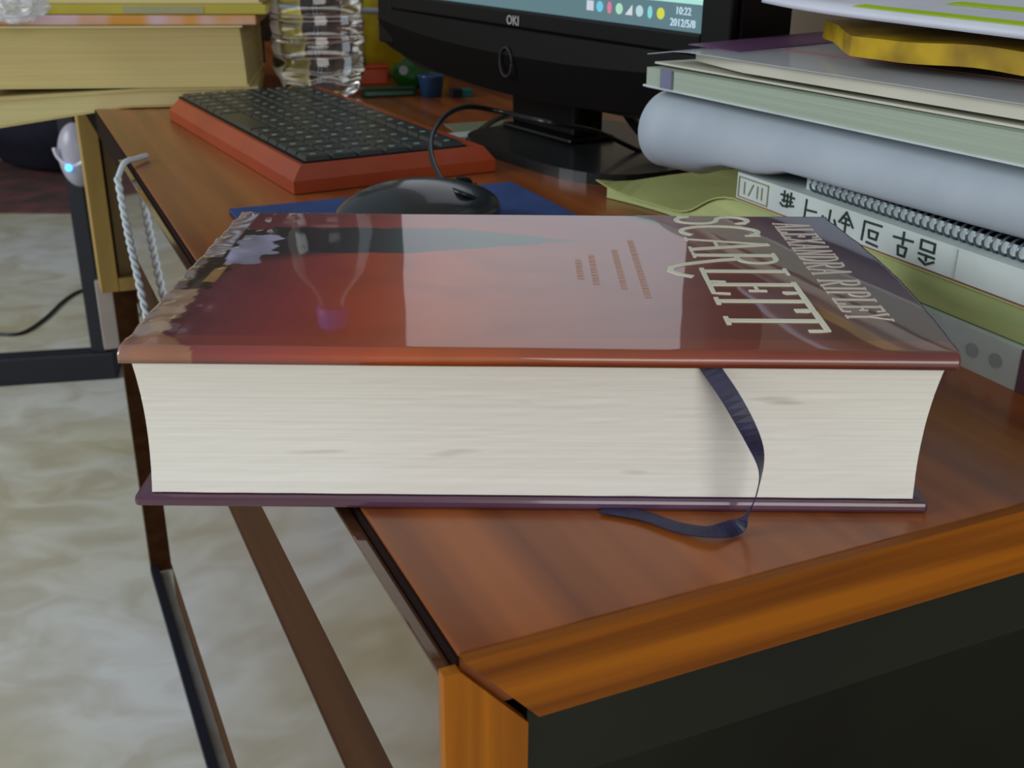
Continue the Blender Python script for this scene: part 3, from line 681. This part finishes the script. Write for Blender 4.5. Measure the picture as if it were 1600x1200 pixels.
# screen with page and task bar
def emis(name, c, st, spec=0.3):
    return mat(name, (8, 8, 8), 0.25, emit=c, estr=st)
scr = obj('screen', BX(-SW, SW, -0.0022, -0.0002, zb, zt), emis('lit_page', (210, 212, 220), 1.08), mon)
obj('task_bar', BX(-SW, SW, -0.0026, -0.0023, zb, zb + 0.0155), emis('lit_task_bar', (96, 128, 136), 0.9), scr)
obj('page_edge', BX(-SW, SW, -0.0026, -0.0023, zb + .0155, zb + 0.018), emis('lit_strip', (170, 226, 214), 1.0), scr)
ics = [((200, 206, 222), 0.0), ((110, 196, 220), 0), ((214, 120, 150), 0), ((170, 220, 190), 0), ((210, 216, 220), 0), ((180, 210, 216), 0), ((130, 214, 216), 0), ((206, 214, 70), 0)]
x = SW - 0.107
for i, (c, _) in enumerate(ics):
    bm = bmesh.new()
    if i == 0: box(bm, -.0034, .0034, -.0004, 0, -.0030, .0030)
    elif i == 4:
        v_ = [bm.verts.new(p) for p in ((-.0034, -.0004, -.003), (.0030, -.0004, -.003), (.0030, -.0004, .003))]; w_ = [bm.verts.new(p) for p in ((-.0034, 0, -.003), (.0030, 0, -.003), (.0030, 0, .003))]
        bm.faces.new(v_); bm.faces.new(w_[::-1])
        for k in range(3): bm.faces.new((v_[k], w_[k], w_[(k + 1) % 3], v_[(k + 1) % 3]))
    else:
        lathe(bm, [(0.0033, -.0002), (0.0033, .0002)], 14); bmesh.ops.rotate(bm, verts=bm.verts, matrix=Matrix.Rotation(math.pi / 2, 3, 'X'))
        if i in (2, 6): bmesh.ops.scale(bm, vec=(.6, 1, 1.1), verts=bm.verts)
    ic = obj('tray_icon', bm, emis('icon_light', c, 1.0), scr); ic.location = (x + i * 0.0098, -0.0028, zb + .0085)
def text(name, body, size, m, parent, loc, extr=0.0003, rot=(math.pi / 2, 0, 0)):
    cu = bpy.data.curves.new(name, 'FONT'); cu.body = body; cu.size = size; cu.extrude = extr; cu.align_x = 'CENTER'; cu.resolution_u = 2
    tmp = bpy.data.objects.new(name + '_tmp', cu); COL.objects.link(tmp)
    bpy.context.view_layer.update(); dg = bpy.context.evaluated_depsgraph_get()
    me = bpy.data.meshes.new_from_object(tmp.evaluated_get(dg)); bpy.data.objects.remove(tmp)
    o = bpy.data.objects.new(name, me); COL.objects.link(o); me.materials.clear(); me.materials.append(m); o.parent = parent; o.location = loc; o.rotation_euler = rot; return o
ck = emis('clock_light', (190, 214, 230), 1.0)
text('clock', '10:22', 0.0062, ck, scr, (SW - 0.0185, -0.0028, zb + .0092))
text('date', '2012/5/8', 0.0062, ck, scr, (SW - 0.0185, -0.0028, zb + .0025))
text('brand_mark', 'OKI', 0.0092, MT['logo'], mon, (-0.004, -0.0066, zb - 0.0100))
bm = bmesh.new()
tube(bm, [Vector((math.cos(k / 32 * 2 * math.pi) * .0075, 0, math.sin(k / 32 * 2 * math.pi) * .0098)) for k in range(33)], 0.0009, 6)
pb = obj('power_button_ring', bm, MT['ring'], mon, smooth=True); pb.location = (0.002, -0.0165, zb - .034)
obj('stand_neck', BX(-0.070, 0.014, 0.036, 0.064, 0.010, 0.16, bev=.004), MT['black_gloss'], mon)
bm = prism([(0.022 + 0.100 * math.copysign(abs(math.cos(a)) ** .55, math.cos(a)), 0.052 + 0.075 * math.copysign(abs(math.sin(a)) ** .55, math.sin(a))) for a in [k / 40 * 2 * math.pi for k in range(40)]], 0.0, 0.0075)
base = obj('stand_base', bm, mat('satin_black_base', (34, 38, 40), .3, coat=.2), mon)
obj('base_riser', BX(-0.074, 0.018, 0.030, 0.072, 0.0075, 0.0115, bev=.002), MT['black_gloss'], base)

def cord(name, label, pts, r, m, cat='cable'):
    return tag(obj(name, tube(bmesh.new(), spline(pts, 8), r, 8), m, None, smooth=True), label, cat)
cord('power_cord', 'thick black cord bending down behind the monitor stand beside the paper roll', [dk(.60, .36, .80), dk(.555, .345, .795), dk(.52, .338, .783), dk(.485, .335, .770), dk(.455, .335, .763)], 0.0036, MT['black'])
cord('video_cable', 'thin dark cable running from under the keyboard back edge to the monitor stand', [onz(728, 222, .753), onz(745, 208, .7535), onz(770, 190, .7545), onz(800, 176, .757)], 0.0022, MT['cable'])

# ------------------------------------------------------------------ bottle of water
bp_ = onz(503, 156, .75); bp_.z = .75; bp_ += Vector((-.006, 0.034, 0))
bo = thing('water_bottle', 'clear ridged plastic water bottle standing between the left books and monitor', 'bottle', bp_, 0)
def prof_b(inset=0):
    P = [(0.0, 0.006), (0.018, 0.006), (0.026, 0.0008), (0.031, 0.0008), (0.0355, 0.006), (0.0385, 0.016)]
    z = 0.022
    while z < 0.225:
        P += [(0.0430, z), (0.0445, z + .006), (0.0445, z + .0125), (0.0425, z + .0165)]; z += 0.0185
    P += [(0.044, z), (0.043, z + .02), (0.036, z + .050), (0.018, z + .080), (0.0135, z + .090), (0.0135, z + .108)]
    return P
def petal(r, z, th): return r * (1 + (0.05 * math.cos(5 * th) * max(0, 1 - z / 0.03)))
pr = [(max(0.0004, r), z) for r, z in prof_b()]
bm = lathe(bmesh.new(), pr, 60, petal); obj('bottle_body', bm, MT['pet'], bo, smooth=True)
inn = [(max(0.0004, r - 0.0009), z + (0.0009 if i < 4 else 0)) for i, (r, z) in enumerate(pr) if z < 0.172]
bm = lathe(bmesh.new(), inn, 60, petal); obj('water', bm, MT['water'], bo, smooth=True)
bm = lathe(bmesh.new(), [(0.0155, 0), (0.0158, 0.003), (0.0155, 0.015), (0.013, 0.0165)], 30); cpp = obj('bottle_cap', bm, MT['cap'], bo, smooth=True); cpp.location = (0, 0, pr[-1][1] - 0.012)

# ------------------------------------------------------------------ bits beyond the bottle
t = thing('snack_packet', 'tall yellow packet with white bands standing beyond the water bottle', 'packet', onz(612, 128, .75) + Vector((-.006, .05, 0)), 0.1)
def pk(u, v):
    return None
bm = bmesh.new(); NZp, NXp = 20, 12; R0 = []; R1 = []
for j in range(NZp + 1):
    tz = j / NZp; th = 0.020 * math.sin(math.pi * min(1, tz * .9 + .1)) + .001
    wd = 0.048 + (0.016 * max(0, 1 - tz * 3))
    R0.append([bm.verts.new((-wd + 2 * wd * i / NXp, -th * math.sin(math.pi * i / NXp) - .0006, 0.002 + tz * 0.2)) for i in range(NXp + 1)])
    R1.append([bm.verts.new((-wd + 2 * wd * i / NXp, th * math.sin(math.pi * i / NXp) + .0006, 0.002 + tz * 0.2)) for i in range(NXp + 1)])
for R, fl_ in ((R0, 0), (R1, 1)):
    for a, b_ in zip(R, R[1:]):
        for i in range(NXp): bm.faces.new((a[i], a[i + 1], b_[i + 1], b_[i]))
for j in range(NZp):
    bm.faces.new((R0[j][0], R0[j + 1][0], R1[j + 1][0], R1[j][0])); bm.faces.new((R0[j][NXp], R1[j][NXp], R1[j + 1][NXp], R0[j + 1][NXp]))
for i in range(NXp):
    bm.faces.new((R0[0][i], R1[0][i], R1[0][i + 1], R0[0][i + 1])); bm.faces.new((R0[-1][i], R0[-1][i + 1], R1[-1][i + 1], R1[-1][i]))
obj('bag', bm, MT['pack_yellow'], t, smooth=True)
for z0, z1 in ((.065, .071), (.088, .094)):
    bm = bmesh.new(); pr_ = []
    for z in (z0, z1):
        tz = z / .2; th = 0.020 * math.sin(math.pi * min(1, tz * .9 + .1)) + .001
        wd = 0.048 + (0.016 * max(0, 1 - tz * 3))
        pr_.append([bm.verts.new((-wd + 2 * wd * i / NXp, -th * math.sin(math.pi * i / NXp) - .0016, z)) for i in range(NXp + 1)])
    for i in range(NXp): bm.faces.new((pr_[0][i], pr_[0][i + 1], pr_[1][i + 1], pr_[1][i]))
    o = obj('white_band', bm, MT['white_paper'], t, smooth=True); m_ = o.modifiers.new('t', 'SOLIDIFY'); m_.thickness = .0006
t = thing('orange_box', 'small orange-red box standing beside the yellow packet base', 'box', onz(588, 132, .75), 0.2)
obj('box_body', BX(-.024, .012, 0, .018, 0, .0155, bev=.001), MT['orange'], t)
obj('box_lid', BX(-.0245, .0125, -.0006, .0186, .0156, .0195, bev=.001), MT['orange'], t)
t = thing('green_pouch', 'bright green pouch with a white spot lying under the monitor corner', 'pouch', onz(643, 140, .75), -0.2)
bm = bmesh.new(); bmesh.ops.create_uvsphere(bm, u_segments=24, v_segments=16, radius=1)
for v in bm.verts: v.co = Vector((v.co.x * .020, v.co.y * .016, (v.co.z + 1) * .015 * (1 + .2 * noise.noise(v.co * 2))))
obj('pouch_body', bm, MT['green'], t, smooth=True)
bm = lathe(bmesh.new(), [(.0045, 0), (.0045, .0015)], 16); bmesh.ops.rotate(bm, verts=bm.verts, matrix=Matrix.Rotation(math.pi / 2, 3, 'X')); o = obj('white_spot', bm, MT['cool_paper'], t); o.location = (-.003, -.0145, .0205)
t = thing('green_wallet', 'dark green glossy wallet lying flat in front of the yellow packet', 'wallet', onz(604, 152, .75), 0.25)
obj('wallet_body', BX(-.022, .028, 0, .022, 0, .007, bev=.002), MT['dkgreen'], t)
obj('wallet_flap', BX(-.023, .029, -.001, .014, .0071, .0088, bev=.0008), MT['dkgreen'], t)
t = thing('blue_cup', 'small blue plastic cup behind the keyboard under the monitor', 'cup', onz(673, 153, .75) + Vector((0, .01, 0)), 0)
bm = lathe(bmesh.new(), [(.010, 0), (.0125, .018), (.0132, .019), (.0132, .0205), (.0115, .0205), (.009, .002)], 28); obj('cup_body', bm, MT['blue_glass'], t, smooth=True)
t = thing('teal_eraser', 'tiny teal eraser lying beside the blue cup', 'eraser', onz(728, 152, .75), 0.3)
obj('eraser_body', BX(-.008, .007, 0, .008, 0, .0075, bev=.001), MT['teal'], t); obj('eraser_sleeve', BX(-.0135, -.0035, -.0006, .0086, -.0 , .0081, bev=.0006), MT['navy_cloth'], t)
t = tag(obj('paper_slip', prism([(x, y) for x, y in ((-.022, -.008), (.020, -.010), (.024, .010), (-.016, .012))], 0.0, .0006), MT['cool_paper']), 'torn white paper slip on the desk beyond the keyboard', 'paper'); p_ = onz(716, 212, .7503); t.location = p_; t.rotation_euler = (0, 0, .5)
t = tag(obj('note_sheet', prism([(x, y) for x, y in ((-.03, -.03), (.04, -.032), (.042, .045), (-.03, .04))], 0.0, .0006), mat('grey_green_note', (130, 136, 112), .7)), 'grey-green note sheet on the desk beside the monitor stand', 'paper'); t.location = onz(768, 205, .7501); t.rotation_euler = (0, 0, .3)

# ------------------------------------------------------------------ books stacked at the far left
LS = Vector((-0.234, 1.044, 0)); LY = 0.13
def lthing(name, label, z, rz=0, dx=0, dy=0, cat='book'):
    return thing(name, label, cat, (LS.x + dx, LS.y + dy, z), LY + rz, None)
# local x runs left (negative) from the right-hand near corner
t = lthing('thin_book', 'thin tan paged book drooping over the desk edge, bottom of the left stack', 0.75, 0.05)
def droop(x): return -0.05 * max(0, -x - .10)
def dlow(x, y=0): k = max(0, -x - 0.115 - .62 * y); return -0.14 * k
def dr(u, v): x = -0.30 * u; return (x, v * 0.20, 0.0150 + droop(x))
bm = grid_slab(30, 10, dr, 0.0125)
for v in bm.verts:
    if v.co.z < 0.0150 + droop(v.co.x) - .006: v.co.z += dlow(v.co.x, v.co.y) - droop(v.co.x)
obj('page_block', bm, MT['tan_pages'], t)
def dr2(u, v): x = 0.002 - 0.304 * u; return (x, -0.002 + v * 0.204, 0.0163 + droop(x))
def dr3(u, v): x = 0.002 - 0.304 * u; return (x, -0.002 + v * 0.204, 0.0022 + dlow(x, v * .204))
obj('front_cover', grid_slab(30, 3, dr2, 0.0012), MT['tan_pages2'], t); obj('back_cover', grid_slab(30, 10, dr3, 0.0012), MT['tan_pages2'], t)
t = lthing('thick_book', 'thick tan paged book in the middle of the left stack', 0.7668, -0.02, -0.006)
bm = bmesh.new(); rows = []
for j in range(13):
    k = j / 12; z = .0012 + k * 0.0500; yy = 0.003 + 0.004 * (1 - (2 * k - 1) ** 2); xr = -0.002 * k * 0 - 0.004 * (1 - k) ; xl = -0.2325 + 0.004 * k * 0 - 0.006 * k
    rows.append([bm.verts.new(p) for p in ((xl, yy, z), (-.002 - xr * 0 - .003 * k, yy, z), (-.002, .158, z), (xl, .158, z))])
for a, b_ in zip(rows, rows[1:]):
    for i in range(4): bm.faces.new((a[i], a[(i + 1) % 4], b_[(i + 1) % 4], b_[i]))
bm.faces.new(rows[0][::-1]); bm.faces.new(rows[-1])
obj('page_block', bm, MT['tan_pages2'], t)
obj('back_cover', BX(-.25, 0.0, 0, .16, 0, .0011), MT['tan_pages'], t); obj('front_cover', BX(-.27, -.002, 0, .16, .0515, .0527), MT['tan_pages'], t)
obj('spine', BX(-.25, 0.0, .160, .162, 0, .0527), MT['dark_wood'], t)
t = lthing('magazine', 'magazine with pink and orange spine lying on the thick tan book', 0.8198, -0.05, 0.004, .004, cat='magazine')
obj('cover', BX(-.27, 0, 0, .19, 0, .0088, bev=.0015), MT['pink_mag'], t); obj('page_block', BX(-.268, -.001, .002, .1905, .001, .0078), MT['cream_paper'], t)
t = lthing('paperback_book', 'yellow-olive spined paperback lying on the magazine in the left stack', 0.8289, -0.06, 0.014, .004)
obj('cover', BX(-.27, 0, 0, .15, 0, .0085, bev=.0012), MT['olive_spine'], t); obj('page_block', BX(-.268, .0006, .004, .1505, .001, .0075), MT['tan_pages'], t)
obj('spine_label', BX(-.125, -.055, -.0006, .0, .0012, .0073), MT['grey_label'], t)
t = lthing('hardback_book', 'tan paged hardback lying uppermost on the left stack', 0.8377, -0.06, 0.010, .006)
obj('page_block', BX(-.232, -.003, .003, .16, .0012, .036), MT['tan_pages'], t); obj('back_cover', BX(-.235, 0, 0, .165, 0, .0012), MT['tan_pages2'], t); obj('front_cover', BX(-.235, 0, 0, .165, .036, .038), MT['dark_wood'], t); obj('spine', BX(-.235, 0, .165, .167, 0, .038), MT['dark_wood'], t)
# crumpled clear wrap
bm = bmesh.new(); bmesh.ops.create_icosphere(bm, subdivisions=4, radius=1)
for v in bm.verts:
    k = 1 + 0.5 * noise.noise(v.co * 2.2) + 0.25 * noise.noise(v.co * 6)
    v.co = Vector((v.co.x * .022 * k, v.co.y * .012 * k, v.co.z * .0105 * k))
o = obj('plastic_wrap', bm, MT['film'], None); q = aty(30, 14, 1.0); o.location = q
tag(o, 'crumpled clear plastic wrap stuck at the left end of the upper books', 'plastic wrap')

# ------------------------------------------------------------------ hanging cable, stand, computer, far things
bm = bmesh.new(); q0 = dk(0.600, -0.0125, .745)
ps = [(k / 79, p) for k, p in enumerate(spline([q0, dk(.580, -.0125, .715), dk(.555, -.0122, .69), dk(.520, -.0120, .662)], 27)[:80])]
for ph in (0, math.pi):
    tube(bm, [p + Vector((math.cos(t_ * 50 + ph) * .0012, math.sin(t_ * 50 + ph) * .0012, 0)) for t_, p in ps], 0.0016, 7)
tube(bm, spline([dk(.63, .012, .7530), dk(.620, .004, .7535), dk(.608, -.0060, .7535), q0], 6), .0021, 7)
tag(obj('braided_cable', bm, MT['white_cable'], None, smooth=True), 'pale twisted cable hanging over the left edge of the desk', 'cable')

st = thing('metal_stand', 'black metal stand with upright post and flat foot bar on the floor', 'stand', (-0.862, 2.195, 0), 0)
obj('post', BX(-.014, .016, -.015, .015, .0605, 0.86), MT['black_metal'], st)
o = obj('foot_bar', BX(-.62, .03, -.022, .022, 0, .060, bev=.004), MT['black_metal'], st); o.rotation_euler = (0, 0, .20)
obj('rear_foot', BX(-.02, .02, .024, .30, 0, .04, bev=.004), MT['black_metal'], st)
pc = thing('clip_fan', 'silver and white rounded gadget with a blue light clipped to the black metal stand', 'gadget', aty(121, 242, 2.10), 0)
bm = bmesh.new(); bmesh.ops.create_uvsphere(bm, u_segments=28, v_segments=18, radius=1)
for v in bm.verts: v.co = Vector((v.co.x * .035, v.co.y * .03, v.co.z * .060))
obj('shell', bm, MT['silver'], pc, smooth=True)
bm = tube(bmesh.new(), [Vector((math.cos(a) * .031, -.026 + .0 * a, .018 + math.sin(a) * .032)) for a in [math.pi + k / 16 * math.pi for k in range(17)]], .004, 8); obj('white_arc', bm, MT['white_gloss'], pc, smooth=True)
bm = lathe(bmesh.new(), [(.006, 0), (.006, .003)], 16); bmesh.ops.rotate(bm, verts=bm.verts, matrix=Matrix.Rotation(math.pi / 2, 3, 'X')); o = obj('blue_light', bm, MT['led'], pc); o.location = (-.008, -.029, -.018)
obj('clip', BX(-.012, .020, .024, .072, -.012, .012, bev=.002), MT['black'], pc)

cord('floor_wire', 'thin black wire curving across the bare floor left of the metal stand', [onz(-60, 518, .004), onz(0, 522, .004), onz(35, 520, .004), onz(70, 498, .004), onz(100, 470, .004), onz(125, 455, .004), onz(152, 452, .004), onz(200, 450, .004)], 0.0042, MT['cable'])
rg = tag(obj('rug', grid_slab(30, 14, lambda u, v: (-2.9 + 2.4 * u + .03 * noise.noise((v * 6, 0, 0)), 3.55 + 0.75 * v + .05 * noise.noise((u * 9, 1, 0)), .012 + .006 * noise.noise((u * 12, v * 8, 0))), .011), MT['rug']), 'dull red rug on the floor at the far left of the room', 'rug')
def bag(name, label, loc, sx, sy, sz, seed):
    bm = bmesh.new(); bmesh.ops.create_uvsphere(bm, u_segments=36, v_segments=24, radius=1)
    for v in bm.verts:
        k = 1 + .22 * noise.noise(v.co * 1.7 + Vector((seed, 0, 0))) + .07 * noise.noise(v.co * 5)
        z = max(v.co.z, -.75); v.co = Vector((v.co.x * sx * k, v.co.y * sy * k, (z + .75) * sz * (1 if z <= -.75 else k)))
    root = thing(name, label, 'bag', loc)
    obj('sack', bm, MT['navy_cloth'], root, smooth=True)
    obj('carry_strap', tube(bmesh.new(), [Vector((math.cos(a) * sx * .4, -.02, sz * 1.6 + math.sin(a) * sz * .35)) for a in [k / 14 * math.pi for k in range(15)]], .012, 8), MT['black'], root, smooth=True)
    return root
bag('cloth_bag', 'large dark navy cloth bag slumped on the red rug', (-1.55, 4.30, .02), .50, .34, .30, 1)
bag('cloth_bag', 'dark navy cloth bag standing on the floor to the right of the larger one', (-0.72, 4.75, .0), .36, .30, .28, 5)
bag('cloth_bag', 'dark navy cloth bag at the far left beside the red rug', (-2.45, 4.55, .0), .42, .3, .33, 9)

cab = thing('cabinet', 'dark brown wooden cabinet standing beyond the far end of the desk', 'cabinet', dk(1.40, 0.10, 0), YD)
obj('body', BX(0, .54, .02, .42, .06, 1.5), MT['dark_wood'], cab); obj('plinth', BX(.02, .52, .04, .40, 0, .06), MT['black'], cab)
for k in range(2):
    d = obj('door', BX(.004 + .268 * k, .268 + .268 * k, 0, .0195, .07, 1.49, bev=.002), MT['dark_wood'], cab)
    obj('handle', BX(.240 + .03 * k, .250 + .03 * k, -.016, -.0005, .85, .97, bev=.002), MT['metal_coil'], d)
